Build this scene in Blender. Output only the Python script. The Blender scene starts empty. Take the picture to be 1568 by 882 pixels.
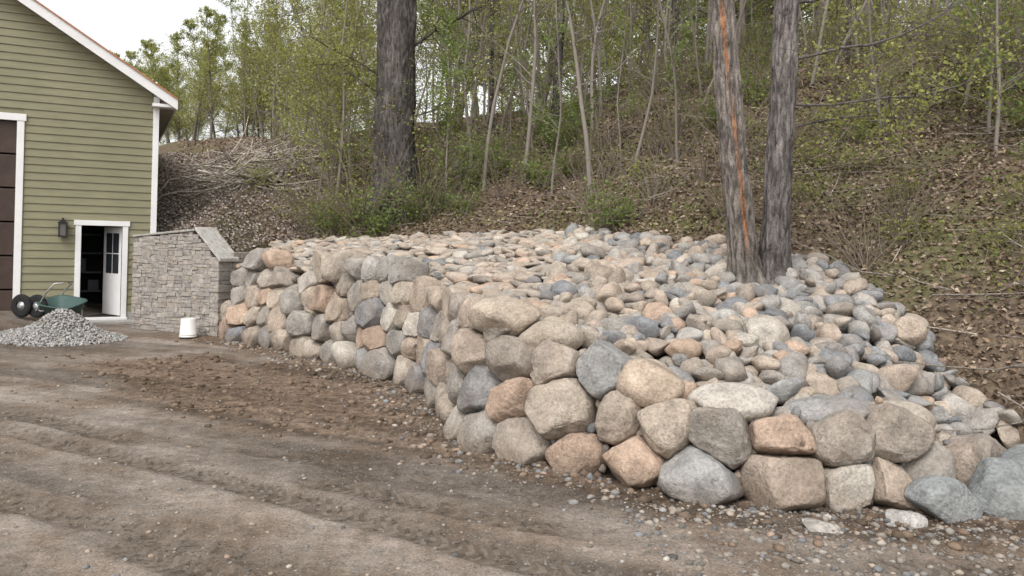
import bpy, bmesh, math, random
import numpy as np
from mathutils import Vector, Matrix
from mathutils.bvhtree import BVHTree
from mathutils.geometry import delaunay_2d_cdt
R = np.random.default_rng(7)
scene = bpy.context.scene

# ------------------------------------------------------------ noise helpers
def _h(i, j, k, s):
    n = (i*374761393 + j*668265263 + k*2147483647 + s*1274126177) & 0xffffffff
    n = ((n ^ (n >> 13))*1274126177) & 0xffffffff
    n = (n ^ (n >> 16)) & 0xffffffff
    n = (n*2246822519) & 0xffffffff
    n = n ^ (n >> 15)
    return (n & 0xffffff)/float(0xffffff)
def vn(P, s=0):
    P = np.asarray(P, float); F = np.floor(P); f = P-F; I = F.astype(np.int64)
    u = f*f*(3-2*f)
    def c(a, b, d): return _h(I[:, 0]+a, I[:, 1]+b, I[:, 2]*7+d*7, s)
    x0 = c(0,0,0)*(1-u[:,0])+c(1,0,0)*u[:,0]; x1 = c(0,1,0)*(1-u[:,0])+c(1,1,0)*u[:,0]
    x2 = c(0,0,1)*(1-u[:,0])+c(1,0,1)*u[:,0]; x3 = c(0,1,1)*(1-u[:,0])+c(1,1,1)*u[:,0]
    y0 = x0*(1-u[:,1])+x1*u[:,1]; y1 = x2*(1-u[:,1])+x3*u[:,1]
    return (y0*(1-u[:,2])+y1*u[:,2])*2-1
def fbm(P, o=4, s=0):
    P = np.asarray(P, float); a = 1.; t = np.zeros(len(P)); m = 0
    for k in range(o):
        t += a*vn(P*2**k+k*13.7, s+k); m += a; a *= .5
    return t/m
def xyz(x, y, z=0.):
    return np.stack([x, y, np.broadcast_to(z, np.shape(x))], 1)
def sstep(a, b, x):
    t = np.clip((x-a)/(b-a), 0, 1); return t*t*(3-2*t)

# ------------------------------------------------------------ mesh helpers
def mk(name, V, Fs, mats, cols=None, midx=None, smooth=True, parent=None, link=True, attrs=None):
    V = np.asarray(V, np.float32)
    if not isinstance(Fs, (list, tuple)): Fs = [Fs]
    Fs = [np.asarray(f, np.int32) for f in Fs if len(f)]
    me = bpy.data.meshes.new(name)
    me.vertices.add(len(V)); me.vertices.foreach_set("co", V.ravel())
    nl = sum(f.size for f in Fs); npoly = sum(len(f) for f in Fs)
    me.loops.add(nl); me.polygons.add(npoly)
    me.loops.foreach_set("vertex_index", np.concatenate([f.ravel() for f in Fs]))
    st = []; o = 0
    for f in Fs:
        st.append(o+np.arange(len(f))*f.shape[1]); o += f.size
    me.polygons.foreach_set("loop_start", np.concatenate(st).astype(np.int32))
    if midx is not None: me.polygons.foreach_set("material_index", np.asarray(midx, np.int32))
    me.polygons.foreach_set("use_smooth", np.full(npoly, smooth))
    me.update(calc_edges=True)
    if cols is not None:
        c = np.ones((len(V), 4), np.float32); c[:, :3] = cols
        a = me.color_attributes.new("Col", 'FLOAT_COLOR', 'POINT'); a.data.foreach_set("color", c.ravel())
    if attrs:
        for k, v in attrs.items():
            a = me.attributes.new(k, 'FLOAT', 'POINT'); a.data.foreach_set("value", np.asarray(v, np.float32))
    for m in (mats if isinstance(mats, (list, tuple)) else [mats]): me.materials.append(m)
    me.validate()
    if not link: return me
    ob = bpy.data.objects.new(name, me); scene.collection.objects.link(ob)
    if parent: ob.parent = parent
    return ob
def empty(name, loc=(0, 0, 0)):
    e = bpy.data.objects.new(name, None); e.empty_display_size = .2; e.location = loc
    scene.collection.objects.link(e); return e
class Acc:
    def __init__(s): s.V = []; s.F = {}; s.C = []; s.n = 0
    def add(s, V, F, col=None, m=0):
        V = np.asarray(V, float); F = np.asarray(F)
        s.F.setdefault((F.shape[1], m), []).append(F+s.n); s.V.append(V); s.n += len(V)
        c = np.zeros((len(V), 3)); c[:] = (.5, .5, .5) if col is None else col; s.C.append(c)
    def data(s):
        Fs = []; mi = []
        for (k, m), l in s.F.items():
            f = np.concatenate(l); Fs.append(f); mi.append(np.full(len(f), m))
        return np.concatenate(s.V), Fs, np.concatenate(s.C), np.concatenate(mi)
    def make(s, name, mats, **kw):
        V, Fs, C, mi = s.data(); return mk(name, V, Fs, mats, cols=C, midx=mi, **kw)
def ico(sub):
    bm = bmesh.new(); bmesh.ops.create_icosphere(bm, subdivisions=sub, radius=1)
    V = np.array([v.co[:] for v in bm.verts]); F = np.array([[v.index for v in f.verts] for f in bm.faces]); bm.free()
    V /= np.linalg.norm(V, axis=1)[:, None]; return V, F
ICO = {k: ico(k) for k in (1, 2, 3, 4)}
def rotm(rx, ry, rz):
    return np.array(Matrix.Rotation(rz, 3, 'Z') @ Matrix.Rotation(ry, 3, 'Y') @ Matrix.Rotation(rx, 3, 'X'))
def rock(sub, seed, cuts=9, amp=.08, lo=.68):
    V, F = ICO[sub]; r = np.random.default_rng(seed); P = V.copy()
    for _ in range(cuts):
        n = r.normal(size=3); n /= np.linalg.norm(n); h = r.uniform(lo, .95)
        d = np.maximum(0, P@n-h); P = P-d[:, None]*n*.88
    P = P*(1+amp*fbm(V*1.6+seed*3.1, 3, seed))[:, None]
    return P, F
def tube(pts, rad, sides=6, cap=False):
    pts = np.asarray(pts, float); n = len(pts); T = np.gradient(pts, axis=0)
    T /= np.linalg.norm(T, axis=1)[:, None]+1e-9
    if np.abs(T[:, 2]).mean() > .6: ref = np.tile([1., 0, 0], (n, 1))
    else: ref = np.tile([0, 0, 1.], (n, 1))+.01
    A = np.cross(T, ref); A /= np.linalg.norm(A, axis=1)[:, None]+1e-9; B = np.cross(T, A)
    th = np.arange(sides)*2*np.pi/sides
    V = pts[:, None]+np.asarray(rad).reshape(-1, 1, 1)*(A[:, None]*np.cos(th)[None, :, None]+B[:, None]*np.sin(th)[None, :, None])
    i = np.arange(n-1)[:, None]*sides; j = np.arange(sides)[None]; j2 = (j+1) % sides
    F = np.stack([i+j, i+j2, i+sides+j2, i+sides+j], -1).reshape(-1, 4)
    V = V.reshape(-1, 3)
    return V, F
def leafq(P, size, flat, rng):
    """folded diamond leaves; flat 0..1 = how horizontal"""
    n = len(P); a = rng.normal(size=(n, 3)); a[:, 2] *= (1-flat)
    a /= np.linalg.norm(a, axis=1)[:, None]+1e-9
    up = rng.normal(size=(n, 3))*(1-flat*.8)+np.array([0, 0, 1.])*flat*1.5
    b = np.cross(up, a); b /= np.linalg.norm(b, axis=1)[:, None]+1e-9; nn = np.cross(a, b)
    s = (np.asarray(size)*rng.uniform(.6, 1.3, n))[:, None]
    fold = rng.uniform(-.1, .35, (n, 1))
    V = np.stack([P-a*s*.5, P+b*s*.33+nn*s*fold, P+a*s*.55, P-b*s*.33+nn*s*fold], 1).reshape(-1, 3)
    F = np.arange(n*4).reshape(n, 4); return V, F

# ------------------------------------------------------------ node helpers
def nd(nt, typ, ins=None, **props):
    x = nt.nodes.new(typ)
    for k, v in props.items(): setattr(x, k, v)
    for k, v in (ins or {}).items():
        if isinstance(v, bpy.types.NodeSocket): nt.links.new(v, x.inputs[k])
        else: x.inputs[k].default_value = v
    return x
def c4(c): return (c[0], c[1], c[2], 1)
def mixc(nt, f, a, b, blend='MIX'):
    x = nt.nodes.new('ShaderNodeMix'); x.data_type = 'RGBA'; x.blend_type = blend
    for i, v in ((0, f), (6, a), (7, b)):
        if isinstance(v, bpy.types.NodeSocket): nt.links.new(v, x.inputs[i])
        else: x.inputs[i].default_value = v if i == 0 else c4(v)
    return x.outputs[2]
def noise(nt, vec, scale, detail=4, rough=.6):
    return nd(nt, 'ShaderNodeTexNoise', {'Vector': vec, 'Scale': scale, 'Detail': detail, 'Roughness': rough}).outputs[0]
def ramp(nt, f, stops):
    x = nt.nodes.new('ShaderNodeValToRGB'); nt.links.new(f, x.inputs[0]); e = x.color_ramp.elements
    while len(e) < len(stops): e.new(.5)
    for i, (p, c) in enumerate(stops):
        e[i].position = p; e[i].color = c4(c) if isinstance(c, tuple) else (c, c, c, 1)
    return x.outputs[0]
def math_(nt, op, a, b=0., c=0.):
    x = nt.nodes.new('ShaderNodeMath'); x.operation = op
    for i, v in enumerate((a, b, c)):
        if isinstance(v, bpy.types.NodeSocket): nt.links.new(v, x.inputs[i])
        else: x.inputs[i].default_value = v
    return x.outputs[0]
def newmat(name, rough=.85, spec=.3):
    m = bpy.data.materials.new(name); m.use_nodes = True; nt = m.node_tree
    b = nt.nodes['Principled BSDF']; b.inputs['Roughness'].default_value = rough
    b.inputs['Specular IOR Level'].default_value = spec
    co = nt.nodes.new('ShaderNodeTexCoord').outputs['Object']
    return m, nt, b, co
def attr(nt, name, typ='Color'):
    return nd(nt, 'ShaderNodeAttribute', attribute_name=name).outputs[typ]
def bump(nt, b, h, strength, dist):
    x = nd(nt, 'ShaderNodeBump', {'Height': h, 'Strength': strength, 'Distance': dist})
    nt.links.new(x.outputs[0], b.inputs['Normal'])
def plain(name, col, rough=.6, var=.15, scale=8, metal=0, bmp=0):
    m, nt, b, co = newmat(name, rough)
    n = noise(nt, co, scale, 5); k = ramp(nt, n, [(.25, 1-var), (.75, 1+var)])
    nt.links.new(mixc(nt, 1., c4(col)[:3], k, 'MULTIPLY'), b.inputs['Base Color'])
    b.inputs['Metallic'].default_value = metal
    if bmp: bump(nt, b, noise(nt, co, scale*6, 4), .4, bmp)
    return m

# stone
def stone_mat(name, sc=1., bd=.02, stain=.35):
    m, nt, b, co = newmat(name, .9, .2)
    c = attr(nt, 'Col')
    n1 = noise(nt, co, 5*sc, 5, .65); n2 = noise(nt, co, 38*sc, 4, .7); n3 = noise(nt, co, 1.9*sc, 3)
    c = mixc(nt, 1., c, ramp(nt, n1, [(.28, .60), (.5, 1.), (.74, 1.3)]), 'MULTIPLY')
    c = mixc(nt, 1., c, ramp(nt, n2, [(.3, .66), (.5, 1.), (.7, 1.25)]), 'MULTIPLY')
    c = mixc(nt, ramp(nt, n3, [(.48, 0.), (.68, stain)]), c, (.27, .205, .15))
    v = nd(nt, 'ShaderNodeTexVoronoi', {'Vector': nd(nt, 'ShaderNodeVectorMath', {0: co, 1: nd(nt, 'ShaderNodeTexNoise', {'Vector': co, 'Scale': 4., 'Detail': 5.}).outputs[1]}, operation='ADD').outputs[0], 'Scale': 2.1*sc}, feature='DISTANCE_TO_EDGE')
    crack = ramp(nt, v.outputs[0], [(0., .78), (.012, 1.)])
    c = mixc(nt, 1., c, crack, 'MULTIPLY')
    nt.links.new(c, b.inputs['Base Color'])
    h = math_(nt, 'ADD', math_(nt, 'MULTIPLY', n1, 1.2), math_(nt, 'MULTIPLY', n2, .5))
    h = math_(nt, 'ADD', h, math_(nt, 'MULTIPLY', crack, .3))
    bump(nt, b, h, 1., bd); return m
M_stone = stone_mat('fieldstone', 1., .03); M_cob = stone_mat('cobble', 1.5, .02)
M_peb = stone_mat('pebble', 5, .004)
M_blue = stone_mat('blue_boulder_stone', .9, .03, .12)

# ground
m, nt, b, co = newmat('ground_soil', .95, .12); M_ground = m
A_leaf = attr(nt, 'leafm', 'Fac'); A_mud = attr(nt, 'mud', 'Fac'); A_rut = attr(nt, 'rut', 'Fac'); A_ts = attr(nt, 'ts', 'Fac')
A_core = attr(nt, 'core', 'Fac'); A_str = attr(nt, 'strk', 'Fac')
n1 = noise(nt, co, 1.1, 5, .6); n2 = noise(nt, co, 9, 5, .7); n3 = noise(nt, co, 55, 4, .75)
dry = mixc(nt, ramp(nt, n1, [(.40, 0.), (.60, 1.)]), (.148, .115, .088), (.232, .197, .167))
mudc = mixc(nt, ramp(nt, n2, [(.35, 0.), (.62, 1.)]), (.072, .047, .032), (.18, .13, .092))
c = mixc(nt, math_(nt, 'MULTIPLY', A_mud, ramp(nt, n2, [(.3, .65), (.6, 1.)])), dry, mudc)
c = mixc(nt, 1., c, ramp(nt, n2, [(.3, .66), (.5, 1.), (.7, 1.24)]), 'MULTIPLY')
c = mixc(nt, 1., c, ramp(nt, n3, [(.3, .55), (.5, 1.), (.7, 1.4)]), 'MULTIPLY')
c = mixc(nt, 1., c, ramp(nt, A_str, [(.22, .62), (.5, 1.), (.78, 1.36)]), 'MULTIPLY')
vo = nd(nt, 'ShaderNodeTexVoronoi', {'Vector': co, 'Scale': 46.})
vs = nd(nt, 'ShaderNodeSeparateColor', {0: vo.outputs['Color']})
isst = math_(nt, 'MULTIPLY', math_(nt, 'GREATER_THAN', vs.outputs[0], .70), math_(nt, 'LESS_THAN', vo.outputs['Distance'], .38))
c = mixc(nt, math_(nt, 'MULTIPLY', isst, math_(nt, 'SUBTRACT', .55, math_(nt, 'MULTIPLY', A_mud, .45))), c, mixc(nt, vs.outputs[1], (.16, .145, .13), (.36, .33, .30)))
tread = math_(nt, 'MULTIPLY', math_(nt, 'GREATER_THAN', math_(nt, 'SINE', math_(nt, 'MULTIPLY', A_ts, 62.)), .0), ramp(nt, n2, [(.38, 0.), (.48, 1.)]))
tb = math_(nt, 'MULTIPLY', tread, A_rut)
c = mixc(nt, math_(nt, 'MULTIPLY', A_rut, .65), c, (.10, .077, .058))
c = mixc(nt, math_(nt, 'MULTIPLY', tb, .62), c, (.235, .195, .16))
forest = mixc(nt, ramp(nt, n2, [(.35, 0.), (.65, 1.)]), (.07, .052, .038), (.20, .15, .105))
forest = mixc(nt, ramp(nt, noise(nt, co, .5, 4), [(.47, 0.), (.62, .6)]), forest, (.13, .135, .055))
forest = mixc(nt, 1., forest, ramp(nt, n3, [(.3, .5), (.5, 1.), (.7, 1.5)]), 'MULTIPLY')
c = mixc(nt, A_leaf, c, forest)
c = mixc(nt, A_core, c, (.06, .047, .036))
nt.links.new(c, b.inputs['Base Color'])
h = math_(nt, 'ADD', math_(nt, 'MULTIPLY', n3, .45), n2)
h = math_(nt, 'ADD', h, math_(nt, 'MULTIPLY', isst, .5)); h = math_(nt, 'ADD', h, math_(nt, 'MULTIPLY', tb, 1.1))
bump(nt, b, h, 1., .025)

def leafmat(name, rough=.6, trans=.35):
    m, nt, b, co = newmat(name, rough, .25); c = attr(nt, 'Col')
    nt.links.new(c, b.inputs['Base Color'])
    if trans:
        t = nd(nt, 'ShaderNodeBsdfTranslucent', {0: mixc(nt, .35, c, (.42, .45, .12))})
        x = nd(nt, 'ShaderNodeMixShader', {0: trans, 1: b.outputs[0], 2: t.outputs[0]})
        nt.links.new(x.outputs[0], nt.nodes['Material Output'].inputs[0])
    return m
M_leaf = leafmat('spring_leaf', trans=.45); M_litter = leafmat('dead_leaf', .9, 0)
m, nt, b, co = newmat('bark', .95, .1); M_bark = m
mp = nd(nt, 'ShaderNodeMapping', {'Vector': co, 'Scale': (1, 1, .3)}).outputs[0]
nb = noise(nt, mp, 26, 5, .75); nb2 = noise(nt, co, 3, 3); nb3 = noise(nt, co, 60, 3, .7)
c = mixc(nt, 1., attr(nt, 'Col'), ramp(nt, nb, [(.34, .4), (.5, .95), (.68, 1.45)]), 'MULTIPLY')
c = mixc(nt, 1., c, ramp(nt, nb2, [(.3, .7), (.7, 1.3)]), 'MULTIPLY')
c = mixc(nt, 1., c, ramp(nt, nb3, [(.3, .7), (.7, 1.3)]), 'MULTIPLY')
nt.links.new(c, b.inputs['Base Color']); bump(nt, b, math_(nt, 'ADD', nb, math_(nt, 'MULTIPLY', nb3, .4)), 1., .03)
m, nt, b, co = newmat('twig', .95, .1); M_twig = m
nt.links.new(attr(nt, 'Col'), b.inputs['Base Color'])

# ------------------------------------------------------------ terrain
# toe of the hillside: x, y, z, slope
TOE = np.array([
 (-220, 60, 1.6, .12), (-26, 30, 3.4, .15), (-11.9, 25.4, 4.3, .18), (-7.25, 16.3, 1.6, .44), (-6.98, 15.2, 1.42, .34), (-5.25, 14.5, 1.4, .3),
 (-4.9, 16.5, 1.62, .50), (.6, 14., 2.0, .60), (2.2, 11.5, 1.85, .58), (3.9, 10.3, 1.66, .56), (4.25, 8.2, .85, .58),
 (4.4, 6.6, .15, .60), (6., 5.3, 0., .55), (12, 0, 0, .5), (220, -120, 0, .3)])
HPOLY = np.vstack([TOE[:, :2], [(220, 260), (-220, 260)]])
WALL = np.array([(-5.08, 14.1, 1.36, .15), (-3.63, 12.7, 1.40, .15), (-2.3, 11.26, 1.42, .16), (-1.1, 9.68, 1.38, .18), (-.72, 8.5, 1.32, .2),
 (-.47, 7.45, 1.22, .22), (-.1, 6.8, 1.08, .25), (.48, 6.37, .88, .30), (1.08, 5.95, .72, .30), (1.64, 5.69, .62, .28), (2.57, 5.6, .54, .28), (3.2, 5.85, .44, .3),
 (3.75, 6.3, .30, .3), (4.15, 6.65, .20, .3)])
def inpoly(x, y, poly):
    ins = np.zeros(x.shape, bool); n = len(poly)
    for i in range(n):
        x1, y1 = poly[i]; x2, y2 = poly[(i+1) % n]
        if y1 == y2: continue
        c = ((y1 > y) != (y2 > y)) & (x < (x2-x1)*(y-y1)/(y2-y1)+x1); ins ^= c
    return ins
PPOLY = np.vstack([WALL[:, :2], TOE[[11, 10, 9, 8, 7, 6], :2]])
def inset(i, k=1.):
    p = WALL[i]; a = WALL[max(i-1, 0), :2]; c = WALL[min(i+1, len(WALL)-1), :2]; d = (c-a)/np.linalg.norm(c-a)
    nrm = np.array([-d[1], d[0]])  # inward
    return p[:2]+nrm*k*(p[3]*p[2]+.2)
ctrl = []
for i in range(len(WALL)):
    q = inset(i); ctrl.append((q[0], q[1], WALL[i, 2]-.12))
    ctrl.append((WALL[i, 0], WALL[i, 1], WALL[i, 2]-.18))
ctrl += [tuple(TOE[i, :3]) for i in (6, 7, 8, 9, 10, 11)]
ctrl += [(-3.2, 15.3, 1.75), (-1.5, 13., 1.70), (-.2, 11.2, 1.58), (1.0, 12.6, 1.88), (.7, 10., 1.54), (.3, 8.3, 1.24), (2., 7.5, 1.0), (1.2, 9., 1.38), (2.9, 9.3, 1.38), (3.5, 7.8, 1.0), (-2.8, 13.8, 1.58), (2, 10.4, 1.68), (3.2, 6.7, .64), (3.9, 9.2, 1.47)]
vv, ee, ff, *_ = delaunay_2d_cdt([Vector((c[0], c[1])) for c in ctrl], [], [], 0, 1e-5)
zc = []
for v in vv:
    j = min(range(len(ctrl)), key=lambda k: (ctrl[k][0]-v.x)**2+(ctrl[k][1]-v.y)**2); zc.append(ctrl[j][2])
PB = BVHTree.FromPolygons([Vector((v.x, v.y, z)) for v, z in zip(vv, zc)], [list(f) for f in ff])
def pileh(x, y):
    h = PB.ray_cast(Vector((x, y, 50)), Vector((0, 0, -1)))
    return h[0].z if h[0] is not None else 0.
def walldist(x, y):
    e = np.full(x.shape, 1e9)
    for i in range(len(WALL)-1):
        a = WALL[i]; c = WALL[i+1]; d = c[:2]-a[:2]; t = np.clip(((x-a[0])*d[0]+(y-a[1])*d[1])/(d@d), 0, 1)
        e = np.minimum(e, np.hypot(x-a[0]-t*d[0], y-a[1]-t*d[1]))
    return e
trk = np.polyfit([-6, -4.83, -2.58, -.8, .78, 3, 4.5], [8.1, 7.63, 6.66, 5.6, 4.87, 4.55, 4.6], 3)
def trackco(x, y):
    xc = np.clip(x, -7, 4.5); sl_ = np.clip(x+7, -30, 0)*-.45
    return (y-sl_-np.polyval(trk, xc))*.9, x*1.08-.3*y
# offset, half width, strength, drift (tracks cross each other slightly), phase
TR = [(-.02, .11, 1., .0, 0.), (.50, .10, .5, .05, 2.), (-.66, .12, .9, -.04, 4.), (-1.02, .10, .6, .09, 1.), (1.15, .11, .5, -.06, 3.), (-1.85, .12, .8, -.07, 5.), (1.95, .1, .4, .08, 6.)]
def terrain(x, y, full=False):
    x = np.asarray(x, float); y = np.asarray(y, float)
    hm = inpoly(x, y, HPOLY)
    bd = np.full(x.shape, 1e9); zb = np.zeros(x.shape); sl = np.zeros(x.shape)
    for i in range(len(TOE)-1):
        a = TOE[i]; c = TOE[i+1]; d = c[:2]-a[:2]; L = d@d
        t = np.clip(((x-a[0])*d[0]+(y-a[1])*d[1])/L, 0, 1)
        q = np.hypot(x-a[0]-t*d[0], y-a[1]-t*d[1]); m_ = q < bd
        bd = np.where(m_, q, bd); zb = np.where(m_, a[2]+t*(c[2]-a[2]), zb); sl = np.where(m_, a[3]+t*(c[3]-a[3]), sl)
    rise = bd*sl
    cap = 3.4+2.8*sstep(-9, -1, x-(y-18)*-.1)+3.2*sstep(-1, 7, x)
    rise = cap*(1-np.exp(-rise/cap*1.15))
    P = xyz(x, y)
    hz = zb+rise+(fbm(P*.35, 4, 3)*.45+fbm(P*1.6, 3, 5)*.10)*sstep(0, 2.5, bd)
    flat = .24*sstep(-7.6, -9.4, x)*sstep(11, 14.5, y)+.035*fbm(P*.5, 3, 9)
    q, s = trackco(x, y)
    blob = np.exp(-((x+2.6+(y-9.5)*.75)/2.5)**2-((y-9.3)/2.8)**2)
    strip = .8*np.exp(-(walldist(x, y)/.85)**2)
    mud = sstep(.25, .7, np.maximum(blob, strip)+.4*fbm(P*1.1, 4, 20))*(~hm)
    flat = flat+mud*.035*fbm(P*4.5, 3, 21)+.012*fbm(P*5, 4, 22)
    rut = np.zeros(x.shape); ts = s.copy()
    for qi, w, k, dr, ph in TR:
        brk = sstep(-.28, .12, fbm(xyz(s*.45+ph*7, q*1.2+ph), 3, 30))*(1-.7*mud)
        dq = np.abs(q-qi-dr*s-.07*np.sin(s*.55+ph)); wn = w*(1+.25*fbm(P*5, 2, 31)); g = sstep(wn*1.25, wn*.8, dq); rut = np.maximum(rut, g*k*brk)
        ts = np.where(g > 0, s+dq*.8, ts)
        flat = flat+(-.018*k*g+.010*k*np.exp(-((dq-w*1.5)/.06)**2))*brk
    z = np.where(hm, hz, flat)
    strk = .5+.58*fbm(xyz(s*.35, q*3.8), 4, 33)
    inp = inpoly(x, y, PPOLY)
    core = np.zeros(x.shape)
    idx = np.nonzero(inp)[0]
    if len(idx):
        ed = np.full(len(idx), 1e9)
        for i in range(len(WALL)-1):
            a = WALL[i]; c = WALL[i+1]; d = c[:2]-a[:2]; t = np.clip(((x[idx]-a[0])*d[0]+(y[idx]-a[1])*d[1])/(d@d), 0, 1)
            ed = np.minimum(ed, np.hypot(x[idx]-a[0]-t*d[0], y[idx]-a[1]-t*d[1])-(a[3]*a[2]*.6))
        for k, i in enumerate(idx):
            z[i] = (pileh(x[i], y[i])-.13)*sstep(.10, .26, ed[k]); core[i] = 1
    if full: return z, hm.astype(float)*(1-core), core, mud, rut, ts, strk
    return z
def seg(a, b, st): return np.arange(a, b, st)
gx = np.concatenate([-np.geomspace(220, 14, 22), seg(-13.5, -6.5, .14), seg(-6.5, 5.2, .045), seg(5.2, 14, .2), np.geomspace(14.3, 220, 22)])
gy = np.concatenate([-np.geomspace(100, 2, 8), seg(-1, 3.4, .4), seg(3.4, 9.5, .035), seg(9.5, 17, .08), seg(17, 34, .3), np.geomspace(34.5, 250, 18)])
X, Y = np.meshgrid(gx, gy); nx, ny = len(gx), len(gy)
z, lm, core, mud, rut, ts, strk = terrain(X.ravel(), Y.ravel(), True)
i = np.arange(ny-1)[:, None]*nx; j = np.arange(nx-1)[None]
F = np.stack([i+j, i+j+1, i+nx+j+1, i+nx+j], -1).reshape(-1, 4)
mk('ground', np.stack([X.ravel(), Y.ravel(), z], 1), F, M_ground, attrs=dict(leafm=lm, core=core, mud=mud, rut=rut, ts=ts, strk=strk))

# ------------------------------------------------------------ stone palettes
PAL = np.array([(.40, .335, .27), (.36, .31, .26), (.42, .36, .295), (.345, .30, .255), (.405, .33, .265), (.33, .295, .255), (.37, .31, .25), (.45, .41, .355), (.29, .268, .24), (.40, .33, .27), (.37, .335, .295), (.42, .31, .235)])
PALG = np.array([(.30, .294, .282), (.26, .257, .255), (.34, .325, .30), (.29, .27, .247), (.21, .213, .218), (.365, .34, .31), (.245, .235, .225), (.235, .24, .245)])
def pcol(r, gray=0.):
    p = PALG if r.random() < gray else PAL
    return p[r.integers(len(p))]*r.uniform(.82, 1.12)

# ------------------------------------------------------------ boulder wall (stacked courses)
ptsw = []
def cr(p0, p1, p2, p3, t): return .5*((2*p1)+(-p0+p2)*t+(2*p0-5*p1+4*p2-p3)*t*t+(-p0+3*p1-3*p2+p3)*t**3)
for i in range(len(WALL)-1):
    p = [WALL[max(0, i-1)], WALL[i], WALL[i+1], WALL[min(len(WALL)-1, i+2)]]
    for t in np.linspace(0, 1, 12, endpoint=False): ptsw.append(cr(*p, t))
ptsw.append(WALL[-1]); ptsw = np.array(ptsw)
SL = np.concatenate([[0], np.cumsum(np.hypot(*np.diff(ptsw[:, :2], axis=0).T))]); LT = SL[-1]
def wp(s): return np.array([np.interp(s, SL, ptsw[:, k]) for k in range(4)])
rw = np.random.default_rng(33)
sd = []
rows = [-.22, .12, .44, .76, 1.07, 1.37, 1.7]
for ri, tz in enumerate(rows):
    s = -.5+rw.uniform(0, .4); ph = rw.uniform(0, 6)
    while s < LT+.5:
        w = rw.choice([.32, .42, .52, .64], p=[.22, .34, .28, .16])*rw.uniform(.9, 1.1)
        tt = tz+.035*math.sin((s+w/2)*1.7+ph)+rw.uniform(-.028, .028)
        if not (ri in (3, 4) and s < 7 and rw.random() < .08): sd.append((s+w/2, tt, w*.34))
        s += w
sd = np.array(sd)
def cell(i):
    p = sd[i, :2]; poly = [p+np.array(q) for q in ((-.42, -.27), (.42, -.27), (.42, .27), (-.42, .27))]
    for j in range(len(sd)):
        if j == i: continue
        d = sd[j, :2]-p; dd_ = d@d
        if dd_ > 1.3 or dd_ < 1e-4: continue
        sh = np.clip((sd[i, 2]**2-sd[j, 2]**2)/(2*dd_), -.11, .11)
        mid = p+d*(.5+sh); out = []
        for k in range(len(poly)):
            a = poly[k]; c = poly[(k+1) % len(poly)]; da = (a-mid)@d; dc = (c-mid)@d
            if da <= 0: out.append(a)
            if (da < 0) != (dc < 0): out.append(a+(c-a)*da/(da-dc))
        poly = out
        if len(poly) < 3: return None
    return np.array(poly)
acc = Acc(); chink = []
for i in range(len(sd)):
    T_ = wp(np.clip(sd[i, 0], 0, LT))[2]
    if not (sd[i, 1] > -.12 and sd[i, 1] < T_-.03 and 0 < sd[i, 0] < LT): continue
    poly = cell(i)
    if poly is None: continue
    cen = poly.mean(0); sc, tc = cen
    W = wp(np.clip(sc, 0, LT))
    a = wp(max(0, sc-.15))[:2]; c_ = wp(min(LT, sc+.15))[:2]; tn = (c_-a)/np.linalg.norm(c_-a)
    inw = np.array([-tn[1], tn[0], 0]); bt = W[3]; T3 = np.array([tn[0], tn[1], 0]); up = np.array([inw[0]*bt, inw[1]*bt, 1.]); up /= np.linalg.norm(up); N3 = np.cross(T3, up)
    pr = poly-cen; n = len(pr); ns = []; ds = []
    for k in range(n):
        d = pr[(k+1) % n]-pr[k]; L = np.linalg.norm(d)
        if L < 1e-4: continue
        nn = np.array([d[1], -d[0]])/L; dd = nn@pr[k]
        if dd < 0: nn, dd = -nn, -dd
        ns.append(nn); ds.append(max(dd, .03))
    ns = np.array(ns); ds = np.array(ds)
    far_ = sc < 6.5
    V, F = ICO[4]; rho = np.hypot(V[:, 0], V[:, 1])+1e-9; dr = V[:, :2]/rho[:, None]
    pp = rw.uniform(9, 22) if far_ else rw.uniform(8, 16)
    Rr = (np.maximum(0, (dr@ns.T)/ds)**pp).sum(1)**(-1/pp)
    Rr = np.minimum(Rr, .5)
    ex = rw.uniform(.22, .38) if far_ else rw.uniform(.26, .45); cc = rho**ex; size = ds.mean()
    D = size*rw.uniform(.8, 1.0)+.07
    sgn = np.sign(V[:, 2])*np.abs(V[:, 2])**rw.uniform(.55, .85)
    P = np.stack([dr[:, 0]*Rr*cc, dr[:, 1]*Rr*cc, sgn*D], 1)*1.03
    for q_ in range(9):
        nn = rw.normal(size=3); nn[2] = abs(nn[2])*(1.0 if q_ > 1 else 6.); nn /= np.linalg.norm(nn)
        dd = P@nn; hh = dd.max()*(rw.uniform(.8, .96) if q_ > 1 else rw.uniform(.60, .82)); P = P-np.maximum(0, dd-hh)[:, None]*nn*.92
    P = P*(1+.06*fbm(V*1.8+i*5.3, 3, i % 50))[:, None]+V*(.018*fbm(V*5+i, 4, 4))[:, None]
    ang = rw.uniform(-.05, .05); ca, sa = math.cos(ang), math.sin(ang)
    P = np.stack([P[:, 0]*ca-P[:, 1]*sa, P[:, 0]*sa+P[:, 1]*ca, P[:, 2]], 1)
    o = np.array([W[0], W[1], 0])+inw*(bt*max(tc, 0)+.08+rw.uniform(-.035, .035)); o[2] = tc
    Wd = o+P[:, :1]*T3+P[:, 1:2]*up+P[:, 2:3]*N3
    col = pcol(rw, .16)
    dirt = sstep(.22, 0., Wd[:, 2])[:, None]*.6
    acc.add(Wd, F, col*(1-dirt)+np.array([.17, .128, .093])*dirt)
    for q in pr:
        if rw.random() < .5: chink.append((o+q[0]*T3+q[1]*up+N3*rw.uniform(-.03, .03), rw.uniform(.03, .055)))
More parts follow.
